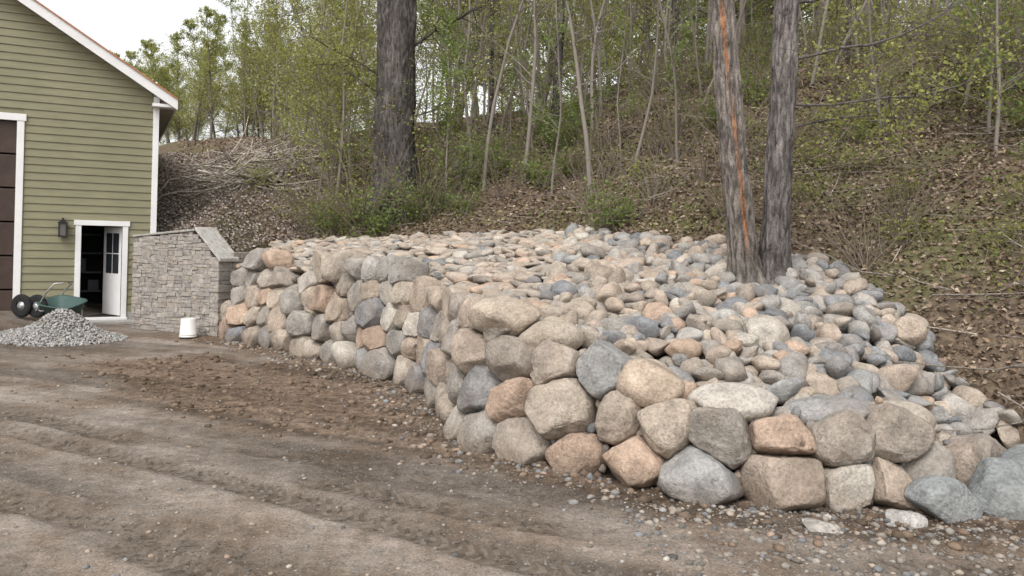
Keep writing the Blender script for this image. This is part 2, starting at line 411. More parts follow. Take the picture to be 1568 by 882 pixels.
for k, (p, r_) in enumerate(chink):
    if p[2] < .02: p[2] = .03
    P, F = rock(2, 900+k, 8, .1, .6); P = (P*[1.2, .9, .8]*r_)@rotm(*rw.uniform(0, 6, 3)).T+p
    acc.add(P, F, pcol(rw, .4)*.8)
def bigstone(c, dims, rz, tilt, col, seed, cuts=7, sub=4):
    P, F = rock(sub, seed, cuts, .07, .74); P = (P*np.array(dims)/2*1.12)@rotm(tilt, tilt*.6, rz).T+np.array(c)
    acc.add(P, F, np.array(col))
bigstone((-.05, 7.2, 1.13), (.64, .46, .32), -.45, .12, (.43, .36, .285), 5)
bigstone((.36, 6.94, .97), (.52, .42, .28), -.3, -.2, (.40, .345, .28), 6)
bigstone((1.10, 6.30, .72), (.50, .46, .34), -.35, .1, (.42, .335, .26), 13)
bigstone((1.72, 6.12, .62), (.62, .48, .26), -.08, .04, (.45, .41, .36), 11)
bigstone((2.42, 6.05, .56), (.66, .48, .25), .08, -.04, (.30, .29, .28), 12)
bigstone((3.02, 6.22, .50), (.50, .46, .26), .4, -.04, (.39, .34, .285), 17)
bigstone((3.95, 7.95, 1.02), (.30, .3, .26), .3, .05, (.43, .35, .28), 15)
acc.make('boulder_retaining_wall', M_stone)

# ------------------------------------------------------------ cobble slope
acc = Acc(); rc = np.random.default_rng(5)
cand = np.stack([rc.uniform(-5.2, 4.5, 60000), rc.uniform(5.4, 16.6, 60000)], 1)
cand = cand[inpoly(cand[:, 0], cand[:, 1], PPOLY+0.0)]
ed = np.full(len(cand), 1e9)
for i in range(len(WALL)-1):
    a = WALL[i]; c = WALL[i+1]; d = c[:2]-a[:2]; t = np.clip(((cand-a[:2])@d)/(d@d), 0, 1)
    ed = np.minimum(ed, np.hypot(*(cand-a[:2]-t[:, None]*d).T)-(a[3]*a[2]))
cand = cand[ed > .20]
tcs = [(2.80, 9.4, .20), (3.05, 9.45, .20)]
def isnear(x, y): return x > .2+(y-7)*.12
def scatter(cand, rfun, k, layer):
    grid = {}; out = []
    for x, y in cand:
        if any((x-a)**2+(y-b)**2 < (c+.02)**2 for a, b, c in tcs): continue
        r = rfun(x, y); gi, gj = int(x//.35), int(y//.35); ok = True
        for a in range(gi-1, gi+2):
            for b in range(gj-1, gj+2):
                for (px, py, pr) in grid.get((a, b), ()):
                    if (px-x)**2+(py-y)**2 < (k*(pr+r))**2: ok = False; break
                if not ok: break
            if not ok: break
        if ok: grid.setdefault((gi, gj), []).append((x, y, r)); out.append((x, y, r))
    return out
def rf(x, y):
    if isnear(x, y): return rc.choice([.075, .10, .125, .155], p=[.24, .36, .28, .12])*rc.uniform(.88, 1.12)
    return rc.choice([.075, .095, .12], p=[.4, .4, .2])*rc.uniform(.85, 1.15)
kk = 0
for layer, k, dz in ((0, .72, .0), (1, 1.0, .075)):
    st = scatter(cand if layer == 0 else cand[::-1], rf, k, layer)
    for x, y, r in st:
        near = isnear(x, y)
        if layer == 1 and (rc.random() < .2 or not near): continue
        kk += 1
        P, F = rock(3 if y < 10 else 2, kk % 97, 12, .11, .56)
        dims = np.array([1.25*rc.uniform(.9, 1.25), 1.0, .74*rc.uniform(.75, 1.25)])*r*1.17
        if not near: dims *= [1.15, 1., .75]
        tl = .5 if near else .2
        P = (P*dims)@rotm(rc.normal()*tl, rc.normal()*tl, rc.uniform(0, 6.28) if near else rc.normal()*.5).T+[x, y, pileh(x, y)+dz-.03+rc.uniform(-.03, .04)]
        g = .22+.45*float(sstep(1.6, 3.2, np.array(x+(y-8)*.3))) if near else .05
        acc.add(P, F, pcol(rc, g)*(1 if near else 1.05))
for _ in range(60):
    x = rc.uniform(3.2, 4.3); y = rc.uniform(5.9, 6.9); r = rc.uniform(.04, .1); kk += 1
    P, F = rock(2, kk % 97, 9, .09, .6); z0 = terrain(np.array([x]), np.array([y]))[0]
    acc.add((P*[1.2, 1, .75]*r)@rotm(0, .2, rc.uniform(0, 6)).T+[x, y, z0+r*.4], F, pcol(rc, .3))
acc.make('cobblestone_slope', M_cob)

for k, (c, d, rz, col) in enumerate([((3.02, 5.5, .08), (.44, .34, .28), .3, (.27, .28, .275)), ((3.5, 5.62, .11), (.56, .44, .36), -.5, (.225, .235, .23)),
        ((3.98, 6.0, .16), (.50, .46, .38), .8, (.235, .245, .242)), ((4.0, 5.4, .06), (.46, .38, .28), 1.8, (.25, .255, .245)), ((2.66, 5.3, .03), (.22, .2, .1), 0, (.38, .36, .335)), ((2.08, 5.2, .0), (.28, .20, .08), .2, (.36, .335, .30))]):
    P, F = rock(4, 300+k, 14, .05, .5); P = (P*np.array(d)/2*1.35)@rotm(.1, .15, rz).T
    mk('boulder', P, F, M_blue, cols=np.array(col)).location = c
def boxv(a0, a1, b0, b1, c0, c1):
    V = np.array([(a, b, c) for c in (c0, c1) for (a, b) in ((a0, b0), (a1, b0), (a1, b1), (a0, b1))])
    F = np.array([(0, 3, 2, 1), (4, 5, 6, 7), (0, 1, 5, 4), (1, 2, 6, 5), (2, 3, 7, 6), (3, 0, 4, 7)]); return V, F

# ------------------------------------------------------------ pebbles, clods
acc = Acc(); rp = np.random.default_rng(8); V1, F1 = ICO[1]
def peb(x, y, r, col, zoff=.2):
    z = terrain(x, y); n = len(x)
    for k in range(n):
        s = r[k]; P = V1*(1+.25*rp.normal(size=(len(V1), 1))*.5)*[s*rp.uniform(1, 1.5), s, s*rp.uniform(.5, .8)]
        a = rp.uniform(0, 6.28); ca, sa = math.cos(a), math.sin(a)
        P = np.stack([P[:, 0]*ca-P[:, 1]*sa+x[k], P[:, 0]*sa+P[:, 1]*ca+y[k], P[:, 2]+z[k]+s*zoff], 1); acc.add(P, F1, col[k])
n = 4200
y = 3.6+6.5*rp.random(n)**1.5; x = rp.uniform(-.75, .75, n)*y
r = .004+.016*rp.random(n)**5
x2, y2 = [], []
for _ in range(2500):
    s = rp.uniform(.5, LT); w = wp(s); a = wp(max(0, s-.1)); c = wp(min(LT, s+.1)); d = (c-a)[:2]; d /= np.linalg.norm(d); o = .02+abs(rp.normal())*.36
    x2.append(w[0]+d[1]*o); y2.append(w[1]-d[0]*o)
x = np.concatenate([x, x2]); y = np.concatenate([y, y2]); r = np.concatenate([r, .005+.028*rp.random(2500)**4.5])
n3_ = 2400; xx = rp.uniform(.8, 4.2, n3_); yy = 3.9+rp.random(n3_)*1.7; x = np.concatenate([x, xx]); y = np.concatenate([y, yy]); r = np.concatenate([r, .005+.024*rp.random(n3_)**4.5])
keep = ~inpoly(x, y, PPOLY) & ~inpoly(x, y, HPOLY); x, y, r = x[keep], y[keep], r[keep]
cols = np.array([pcol(rp, .4)*rp.uniform(.45, 1.0) for _ in x])
peb(x, y, r, cols)
acc.make('gravel', M_peb)
acc = Acc(); n = 6500; x = rp.uniform(-7, 3, n); y = rp.uniform(4.6, 13.5, n)
mdd = terrain(x, y, True)[3]; keep = (mdd > rp.random(n)*.9) & ~inpoly(x, y, PPOLY); x, y = x[keep], y[keep]
peb(x, y, .008+.04*rp.random(len(x))**3.5, np.array([np.array((.13, .094, .067))*rp.uniform(.6, 1.6) for _ in x]))
acc.make('mud_clods', M_peb)
# gravel pile
acc = Acc(); n = 4200; cx, cy = -7.4, 13.3
a = rp.uniform(0, 6.28, n); q = np.sqrt(rp.random(n))*1.05; x = cx+np.cos(a)*q*.95; y = cy+np.sin(a)*q*.8
hz = .40*np.exp(-(q/.52)**2)+.06*(1-q)
za = terrain(x, y)
for k in range(n):
    s = rp.uniform(.010, .026); P = V1*(1+.15*rp.normal(size=(len(V1), 1)))*[s*1.3, s, s*.8]
    acc.add(P@rotm(*rp.uniform(0, 6, 3)).T+[x[k], y[k], za[k]+max(0, hz[k])+rp.uniform(-.02, .02)], F1, np.array((.325, .315, .30))*rp.uniform(.65, 1.35))
th = np.linspace(0, 2*np.pi, 32, endpoint=False)
qs = np.linspace(.02, 1.1, 14); VV = []
for q_ in qs:
    xx = cx+np.cos(th)*q_*.95; yy = cy+np.sin(th)*q_*.8; zz = terrain(xx, yy)+.40*math.exp(-(q_/.52)**2)+.06*(1-q_)-.02; VV.append(np.stack([xx, yy, zz], 1))
i = np.arange(13)[:, None]*32; j = np.arange(32)[None]; FF = np.stack([i+j, i+(j+1) % 32, i+32+(j+1) % 32, i+32+j], -1).reshape(-1, 4)
acc.add(np.concatenate(VV), FF, (.22, .215, .205)); acc.make('gravel_pile', M_peb)

# ------------------------------------------------------------ barn
BC = np.array([-7.2, 16.2, 0.]); BL = np.array([-1, -.5, 0])/math.hypot(1, .5); BO = np.array([.5, -1, 0])/math.hypot(1, .5); BZ = np.array([0, 0, 1.])
def bw(V): V = np.asarray(V, float); return BC+V[:, :1]*BL+V[:, 1:2]*BO+V[:, 2:3]*BZ
barn = empty('barn')
def part(name, boxes, mat, bevel=.004, fr=bw, parent=barn):
    a = Acc()
    for bx in boxes: V, F = boxv(*bx); a.add(fr(V), F)
    o = a.make(name, mat, smooth=False, parent=parent)
    if bevel: md = o.modifiers.new('bevel', 'BEVEL'); md.width = bevel; md.segments = 2
    return o
m, nt, b, co = newmat('green_siding', .6, .35); M_sid = m
nz = noise(nt, nd(nt, 'ShaderNodeMapping', {'Vector': co, 'Scale': (1, 1, 9)}).outputs[0], 3.5, 5); nz2 = noise(nt, co, .8, 3)
c = mixc(nt, 1., (.215, .20, .122), ramp(nt, nz, [(.3, .88), (.7, 1.1)]), 'MULTIPLY'); c = mixc(nt, 1., c, ramp(nt, nz2, [(.3, .9), (.7, 1.08)]), 'MULTIPLY')
nt.links.new(c, b.inputs['Base Color']); bump(nt, b, nz, .2, .003)
M_white = plain('white_trim', (.72, .71, .70), .5, .06, 4)
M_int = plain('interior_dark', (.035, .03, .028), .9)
M_roof = plain('cedar_roof_edge', (.38, .17, .085), .7, .3, 9)
M_brown = plain('garage_door_wood', (.055, .035, .028), .5, .3, 4)
M_black = plain('black_metal', (.02, .02, .022), .4)
M_grey = plain('concrete', (.35, .34, .32), .85, .15, 6, bmp=.005)
EV, PIT, AW = 4.5, .634, 10.
D0, D1, DZ = .59, 1.31, 1.9   # person door opening
G0, G1, GZ = 2.42, 5.6, 3.83
a = Acc(); zz = .22; ex = .148
while zz < EV+PIT*5:
    z1 = zz+ex
    amin = lambda z: max(.09, (z-EV)/PIT); amax = lambda z: AW-max(.09, (z-EV)/PIT)
    spans = [[amin(z1), amax(z1), amin(zz), amax(zz)]]
    def cut(spans, c0, c1):
        out = []
        for t0, t1, b0, b1 in spans:
            if c0 > t0 and c1 < t1: out += [[t0, c0, b0, c0], [c1, t1, c1, b1]]
            else: out.append([t0, t1, b0, b1])
        return out
    if zz < DZ+.09: spans = cut(spans, D0-.09, D1+.09)
    if zz < GZ+.1: spans = cut(spans, G0-.11, G1+.11)
    for t0, t1, b0, b1 in spans:
        if b1-b0 < .02: continue
        V = [(b0, .026, zz), (b1, .026, zz), (t1, .006, z1+.004), (t0, .006, z1+.004), (b0, .0, zz), (b1, .0, zz)]
        a.add(bw(V), np.array([(0, 3, 2, 1), (4, 0, 1, 5)]))
    zz = z1
a.make('siding', M_sid, smooth=False, parent=barn)
boxes = [(0.01, D0, -.15, 0, 0, EV), (D1, G0, -.15, 0, 0, EV), (G1, AW-.01, -.15, 0, 0, EV), (D0, D1, -.15, 0, DZ, EV), (G0, G1, -.15, 0, GZ, EV), (0.01, .16, -9, -.15, 0, EV), (AW-.16, AW-.01, -9, -.15, 0, EV), (0.01, AW-.01, -9.1, -9, 0, EV)]
part('walls', boxes, M_sid, 0)
g = Acc()
for o in (-.002, -9.05): g.add(bw([(0, o, EV), (AW, o, EV), (AW/2, o, EV+PIT*AW/2)]), np.array([(0, 1, 2)]))
g.make('gable', M_sid, smooth=False, parent=barn)
part('foundation', [(0., D0-.1, -.1, .02, -.1, .22), (D1+.1, G0-.12, -.1, .02, -.1, .22)], M_grey)
tr = [(-.02, .09, -.01, .04, .2, EV+.02), (D0-.1, D0, -.1, .05, .1, DZ), (D1, D1+.1, -.1, .05, .1, DZ), (D0-.13, D1+.13, -.1, .06, DZ, DZ+.10), (G0-.12, G0, -.1, .05, 0, GZ), (G1, G1+.12, -.1, .05, 0, GZ), (G0-.15, G1+.15, -.1, .06, GZ, GZ+.13), (D0-.12, D1+.12, -.1, .12, .06, .1)]
part('trim', tr, M_white)
part('corner_side_trim', [(-.022, .0, -.1, -.012, .2, EV)], M_white)
gd = [(G0, G1, -.1, -.05, k*.64+.02, k*.64+.63) for k in range(6)]
part('garage_door', gd, M_brown, .01)
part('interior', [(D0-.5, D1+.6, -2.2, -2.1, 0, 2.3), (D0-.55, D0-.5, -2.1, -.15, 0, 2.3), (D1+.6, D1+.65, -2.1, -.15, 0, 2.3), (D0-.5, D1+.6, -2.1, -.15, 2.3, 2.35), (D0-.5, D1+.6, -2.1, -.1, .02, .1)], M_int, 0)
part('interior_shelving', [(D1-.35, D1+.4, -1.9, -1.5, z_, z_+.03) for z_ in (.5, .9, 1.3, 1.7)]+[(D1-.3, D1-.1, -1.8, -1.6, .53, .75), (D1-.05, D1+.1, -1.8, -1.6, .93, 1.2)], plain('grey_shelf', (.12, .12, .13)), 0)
def leaf_fr(V):
    V = np.asarray(V, float); th = math.radians(62); h = np.array([D0+.01, -.06, 0.])
    loc = np.stack([h[0]+V[:, 0]*math.cos(th), h[1]-V[:, 0]*math.sin(th)-V[:, 1]*math.cos(th), V[:, 2]], 1); return bw(loc)
part('door_leaf', [(0, .1, 0, .04, .12, 1.88), (.58, .68, 0, .04, .12, 1.88), (.1, .58, 0, .04, .12, .95), (.1, .58, 0, .04, 1.76, 1.88), (.33, .35, .005, .035, .95, 1.76), (.1, .58, .005, .035, 1.34, 1.36)], M_white, .003, leaf_fr)
part('door_glass', [(.1, .58, .016, .022, .95, 1.76)], plain('dark_glass', (.03, .035, .04), .1), 0, leaf_fr)
part('door_step', [(D0-.25, D1+.1, .0, .4, -.05, .06)], M_grey, .01)
for sgn in (0, 1):
    def rv(aa, oo, zz_): return (aa if sgn == 0 else AW-aa, oo, zz_)
    e0 = -.34; zr = lambda aa: EV+PIT*aa
    for (z0, z1, o0, name, mt, a_in) in ((.17, .20, .36, 'roof', M_roof, 0), (-.03, .17, .33, 'rake_board', M_white, 1), ):
        q = Acc()
        o1 = -9.4 if not a_in else .29
        L = []
        for oo in (o0, o1):
            for zo in (z0, z1):
                L += [rv(e0, oo, zr(e0)+zo), rv(AW/2, oo, zr(AW/2)+zo)]
        q.add(bw(L), np.array([(0, 1, 3, 2), (4, 6, 7, 5), (0, 4, 5, 1), (2, 3, 7, 6), (0, 2, 6, 4), (1, 5, 7, 3)])); q.make(name, mt, smooth=False, parent=barn)
    q = Acc(); q.add(bw([rv(e0+.02, .29, zr(e0)+.02), rv(AW/2, .29, zr(AW/2)+.02), rv(AW/2, -9.3, zr(AW/2)+.02), rv(e0+.02, -9.3, zr(e0)+.02)]), np.array([(0, 1, 2, 3)])); q.make('soffit', M_white, smooth=False, parent=barn)
part('eave_return', [(-.32, .12, .0, .28, EV-.2, EV-.14), (-.34, -.30, -9, .29, EV-.22, EV-.05)], M_white)
la, lz = 1.62, 1.83
part('wall_lantern', [(la-.05, la+.05, .027, .05, lz-.12, lz+.1), (la-.015, la+.015, .05, .13, lz+.08, lz+.11), (la-.075, la+.075, .06, .2, lz-.17, lz-.14), (la-.085, la+.085, .05, .21, lz+.1, lz+.125), (la-.05, la+.05, .08, .18, lz+.125, lz+.16), (la-.02, la+.02, .11, .15, lz+.16, lz+.2)]
   +[(la+sx*.066-.008, la+sx*.066+.008, .13+sy*.062-.008, .13+sy*.062+.008, lz-.14, lz+.1) for sx in (-1, 1) for sy in (-1, 1)], M_black, .003)
part('lantern_glass', [(la-.05, la+.05, .08, .18, lz-.138, lz+.098)], plain('seeded_glass', (.12, .11, .1), .15), .002)

# ------------------------------------------------------------ stone veneer wall
vw = empty('stone_veneer_wall'); rv_ = np.random.default_rng(3)
VA = np.array([-7.05, 15.0, 0]); VB = np.array([-5.12, 14.12, 0]); VL = np.linalg.norm(VB-VA); VD = (VB-VA)/VL; VO = np.array([VD[1], -VD[0], 0])
def vf(V): V = np.asarray(V, float); return VA+V[:, :1]*VD+V[:, 1:2]*VO+V[:, 2:3]*BZ
def vtop(s): return 1.70+.15*s/(VL-.5) if s < VL-.5 else 1.85-(s-VL+.5)*.9
a = Acc()
M_ven = stone_mat('ledge_stone', 3., .007, .12)
VP = np.array([(.33, .30, .27), (.305, .278, .25), (.35, .318, .282), (.285, .262, .24), (.325, .285, .245)])
pan = 0.
while pan < VL-.01:
    pw = rv_.uniform(.22, .45); p1 = min(VL, pan+pw)
    if VL-p1 < .18: p1 = VL
    zz = 0.
    while zz < 1.86:
        hgt = rv_.uniform(.04, .10); s = pan
        while s < p1-.005:
            w = rv_.uniform(.07, .24); s1 = min(p1, s+w)
            if p1-s1 < .05: s1 = p1
            tp = min(zz+hgt, vtop(s), vtop(s1-.001))
            if tp-zz > .02:
                jl = rv_.uniform(-.02, .02)
                V, F = boxv(s+.001, s1-.001+max(jl, 0), -.3, .018+rv_.uniform(.0, .022), zz+.001, tp-.001)
                V = V+rv_.normal(size=V.shape)*.004
                a.add(vf(V), F, VP[rv_.integers(5)]*rv_.uniform(.88, 1.12))
            s = s1
        zz += hgt
    pan = p1
zz = 0
while zz < 1.38:
    hgt = rv_.choice([.07, .1, .12]); s = -.3
    while s > -1.2:
        w = rv_.uniform(.15, .35); V, F = boxv(VL-.2, VL+.01+rv_.uniform(0, .02), s-w+.004, s-.004, zz+.003, zz+hgt-.003); a.add(vf(V), F, np.array((.3, .27, .235))*rv_.uniform(.85, 1.15)); s -= w
    zz += hgt
o = a.make('stones', M_ven, smooth=False, parent=vw); md = o.modifiers.new('bevel', 'BEVEL'); md.width = .007; md.segments = 2
part('core', [(0.02, VL-.5, -.32, .008, -.1, 1.66), (VL-.52, VL-.02, -.32, .006, -.1, 1.36), (0.02, .4, -1.2, -.32, 0, 1.6)], plain('mortar', (.20, .18, .16), .95), 0, vf, vw)
q = Acc(); s0, s1 = VL-.56, VL+.05
L = []
for oo in (.06, -.42):
    for dz in (0, .06): L += [(s0, oo, 1.86+dz), (s1, oo, 1.86-(s1-s0)*.9+dz)]
q.add(vf(L), np.array([(0, 1, 3, 2), (4, 6, 7, 5), (0, 4, 5, 1), (2, 3, 7, 6), (0, 2, 6, 4), (1, 5, 7, 3)]), (.42, .40, .37))
V, F = boxv(0, VL-.57, -.4, .05, 0, .04); V[:, 2] += np.array([vtop(v[0]) for v in V]); q.add(vf(V), F, (.34, .32, .29))
o = q.make('cap_slabs', M_ven, smooth=False, parent=vw); md = o.modifiers.new('bevel', 'BEVEL'); md.width = .01; md.segments = 2

# ------------------------------------------------------------ bucket
def lathe(prof, n=32):
    V = []; th = np.linspace(0, 2*np.pi, n, endpoint=False)
    for r, z in prof: V.append(np.stack([r*np.cos(th), r*np.sin(th), np.full(n, z)], 1))
    i = np.arange(len(prof)-1)[:, None]*n; j = np.arange(n)[None]
    return np.concatenate(V), np.stack([i+j, i+(j+1) % n, i+n+(j+1) % n, i+n+j], -1).reshape(-1, 4)
V, F = lathe([(.16, 0), (.165, .0), (.165, .03), (.157, .032), (.157, .05), (.163, .052), (.163, .06), (.153, .064), (.138, .355), (.13, .365), (.125, .357), (.0, .357)])
o = mk('bucket', V, F, plain('white_plastic', (.66, .64, .61), .45, .1, 5)); o.location = (-5.58, 13.95, .0); o.scale = (.9, .9, .88)

# ------------------------------------------------------------ garden cart
cart = empty('garden_cart', (-8.42, 14.55, .22)); cart.rotation_euler = (0, 0, -.25)
M_green = plain('green_plastic', (.05, .09, .08), .5, .1); M_tyre = plain('rubber', (.018, .018, .018), .9); M_steel = plain('galvanised', (.42, .42, .42), .4, .1, 9, .6)
def bwheel(name, loc, r=.19):
    V, F = lathe([(r*.45, -.035), (r*.75, -.04), (r*.95, -.035), (r, -.015), (r, .015), (r*.95, .035), (r*.75, .04), (r*.45, .035), (r*.45, -.035)], 28)
    o = mk(name, V[:, [0, 2, 1]], F, M_tyre, parent=cart); o.location = loc
    V, F = lathe([(.0, -.03), (r*.2, -.045), (r*.22, -.02), (r*.46, -.015), (r*.46, .015), (r*.22, .02), (r*.2, .045), (0, .03)], 20)
    o = mk(name+'_hub', V[:, [0, 2, 1]], F, M_steel, parent=cart); o.location = loc
bwheel('wheel_left', (-.30, -.22, .2), .21); bwheel('wheel_right', (-.02, -.16, .2), .21)
a = Acc(); n = 28; th = np.linspace(0, 2*np.pi, n, endpoint=False)
def se(rx, ry, z): c, s = np.cos(th), np.sin(th); return np.stack([np.sign(c)*np.abs(c)**.5*rx, np.sign(s)*np.abs(s)**.5*ry, np.full(n, z)], 1)
rings = [se(.01, .01, .0), se(.24, .16, .0), se(.27, .19, .03), se(.34, .27, .22), se(.37, .3, .23), se(.37, .3, .245), se(.33, .26, .24), se(.26, .18, .06), se(.01, .01, .04)]
i = np.arange(len(rings)-1)[:, None]*n; j = np.arange(n)[None]; a.add(np.concatenate(rings), np.stack([i+j, i+(j+1) % n, i+n+(j+1) % n, i+n+j], -1).reshape(-1, 4))
o = a.make('tub', M_green, parent=cart); o.location = (.40, -.0, .06); o.rotation_euler = (.25, .1, 0)
a = Acc()
for sy in (-.2, .2):
    for pts in ([(-.15, sy*.6, .19), (.1, sy, .12), (.7, sy, .2)], [(-.0, sy, .12), (.2, sy, .45), (.38, sy, .62), (.44, sy*.3, .63)], [(.6, sy, .18), (.62, sy, -.0), (.7, sy, .0)]):
        V, F = tube(pts, [.014]*len(pts), 8); a.add(V, F)
V, F = tube([(-.30, -.22, .2), (-.02, -.1, .2)], [.012, .012], 8); a.add(V, F)
a.make('frame', M_steel, parent=cart)

# ------------------------------------------------------------ big trees
GREENS = {'y': [(.41, .43, .13), (.35, .38, .11), (.46, .46, .17)], 'o': [(.36, .34, .14), (.30, .28, .12), (.40, .35, .17)], 'g': [(.25, .34, .10), (.20, .29, .08), (.31, .40, .13)]}
def bigtrunk(name, base, top_off, H, r0, r1, seed, col, streak=False, branches=(), sides=96, rings=300, bow=0.):
    t = np.linspace(0, 1, rings); zc = t*H-.35
    cxs = top_off[0]*t+bow*np.sin(t*np.pi)+.02*np.sin(t*9+seed); cys = top_off[1]*t+.02*np.cos(t*7+seed)
    rad = r0+(r1-r0)*np.clip(t*1.6, 0, 1)+r0*.7*np.exp(-np.maximum(zc, 0)/.24)
    th = np.arange(sides)*2*np.pi/sides; T, TH = np.meshgrid(zc, th, indexing='ij')
    q = np.stack([np.cos(TH).ravel()*r0*20, np.sin(TH).ravel()*r0*20, T.ravel()*3.2], 1)
    rid = np.abs(fbm(q+seed, 4, seed)); lump = fbm(np.stack([np.cos(TH).ravel()*1.2, np.sin(TH).ravel()*1.2, T.ravel()*1.2], 1)+seed, 3, seed+9)
    RR = rad.repeat(sides)*(1+.14*lump)+np.minimum(rid, .25)*.09-.015
    V = np.stack([cxs.repeat(sides)+np.cos(TH).ravel()*RR, cys.repeat(sides)+np.sin(TH).ravel()*RR, T.ravel()], 1)
    C = np.array(col)*(.5+2.0*np.minimum(rid, .28))[:, None]*(1+.3*lump)[:, None]*(.8+.25*sstep(.5, 3.5, T.ravel()))[:, None]
    if streak:
        ctr = -1.75+.22*np.sin(T*1.3+.6)+.05*T; jit = .3*fbm(q*.5, 3, 77)
        dth = np.minimum(np.abs(TH.ravel()-2*np.pi-ctr.ravel()+jit), np.abs(TH.ravel()-ctr.ravel()+jit))
        w = .18+.2*fbm(np.stack([T.ravel()*1.6, 0*q[:, 0], 0*q[:, 0]], 1), 3, 55); mk_ = sstep(w+.08, w*.3, dth)[:, None]*sstep(.3, .8, T.ravel())[:, None]*(w > .02)[:, None]
        mk_ = mk_*(.4+.5*sstep(-.2, .25, fbm(q*1.3, 3, 91)))[:, None]
        C = C*(1-mk_)+np.array([.40, .17, .07])*mk_*(.5+1.6*np.minimum(rid, .3))[:, None]; V[:, :2] -= (mk_*.02)*np.stack([np.cos(TH).ravel(), np.sin(TH).ravel()], 1)
    i = np.arange(rings-1)[:, None]*sides; j = np.arange(sides)[None]; F = np.stack([i+j, i+(j+1) % sides, i+sides+(j+1) % sides, i+sides+j], -1).reshape(-1, 4)
    a = Acc(); a.add(V, F, C)
    rr = np.random.default_rng(seed); LP = []
    for (bz, az, L, r, up) in branches:
        k = int((bz+.35)/H*(rings-1)); p0 = np.array([cxs[k], cys[k], bz]); limb(a, rr, p0, az, L, r, up, LP, np.array(col)*.75)
    if LP:
        P = np.concatenate(LP); V, F = leafq(P, .052, .3, rr)
        cc = np.array(GREENS['y'])[rr.integers(3, size=len(P))]*rr.uniform(.6, 1.1, (len(P), 1)); a.add(V, F, cc.repeat(4, 0), 1)
    o = a.make(name, [M_bark, M_leaf]); o.location = base; return o
def limb(a, rr, p0, az, L, r, up, LP, col, dens=1.):
    n = 9; pts = [p0]; d = np.array([math.cos(az), math.sin(az), up]); d /= np.linalg.norm(d)
    for k in range(n):
        d = d+rr.normal(size=3)*.12+[0, 0, .02]; d /= np.linalg.norm(d); pts.append(pts[-1]+d*L/n)
    pts = np.array(pts); V, F = tube(pts, np.linspace(r, r*.25, n+1), 7); a.add(V, F, col)
    for k in range(2, n+1):
        for _ in range(4):
            dd = d*.5+rr.normal(size=3)*.7; dd /= np.linalg.norm(dd); l = L*rr.uniform(.15, .38); q = [pts[k]]
            for m_ in range(4): dd = dd+rr.normal(size=3)*.2; dd /= np.linalg.norm(dd); q.append(q[-1]+dd*l/4)
            q = np.array(q); V, F = tube(q, np.linspace(r*.28, .003, 5), 4); a.add(V, F, col)
            m_ = int(18*dens); t = rr.uniform(.2, 1, m_)*4; i0 = np.minimum(t.astype(int), 3); LP.append(q[i0]+(q[i0+1]-q[i0])*(t-i0)[:, None]+rr.normal(size=(m_, 3))*.07)
bigtrunk('tree', (2.80, 9.4, 1.30), (-1.08, .1), 10, .165, .105, 3, (.24, .21, .185), True, [(5.2, .3, 2.6, .05, .5), (5.8, 2.6, 2.4, .05, .5), (6.8, -1.2, 2.2, .05, .4), (8, 1.5, 2, .04, .7)])
bigtrunk('tree', (3.05, 9.45, 1.30), (.28, .1), 10, .172, .11, 8, (.21, .187, .175), False, [(2.2, .05, 2.6, .018, .12), (2.7, -.1, 3.2, .02, .2), (1.9, .4, 2.0, .016, .3), (3.4, .1, 3.0, .022, .1), (5, 3.3, 2.6, .05, .5), (6.5, .8, 2.5, .05, .5)], bow=.04)
zb = terrain(np.array([-2.42]), np.array([16.6]))[0]
bigtrunk('tree', (-2.42, 16.6, zb), (-.25, .2), 12, .44, .37, 15, (.12, .108, .098), False, [(3.2, .2, 3, .04, .4), (4.5, 3.3, 3.2, .04, .4), (5.5, -.8, 3, .05, .5), (2.2, 3.0, 2.2, .02, .5), (1.8, -.6, 2.2, .02, .3), (2.6, -2.4, 2.2, .02, .3), (7, 1, 3.5, .08, .6)], sides=100, rings=220)
for (x, y, h, r) in ((.95, 19., 9, .12), (4.2, 21, 9, .06), (-.6, 21.5, 10, .07), (7.2, 17.5, 9, .06)):
    z0 = terrain(np.array([x]), np.array([y]))[0]
    bigtrunk('tree', (x, y, z0), (R.uniform(-.5, .5), .2), h, r, r*.6, int(x*10)+40, (.13, .115, .105), False, [(3+k, R.uniform(0, 6), 2.2, .02, .6) for k in range(5)], sides=24, rings=60)

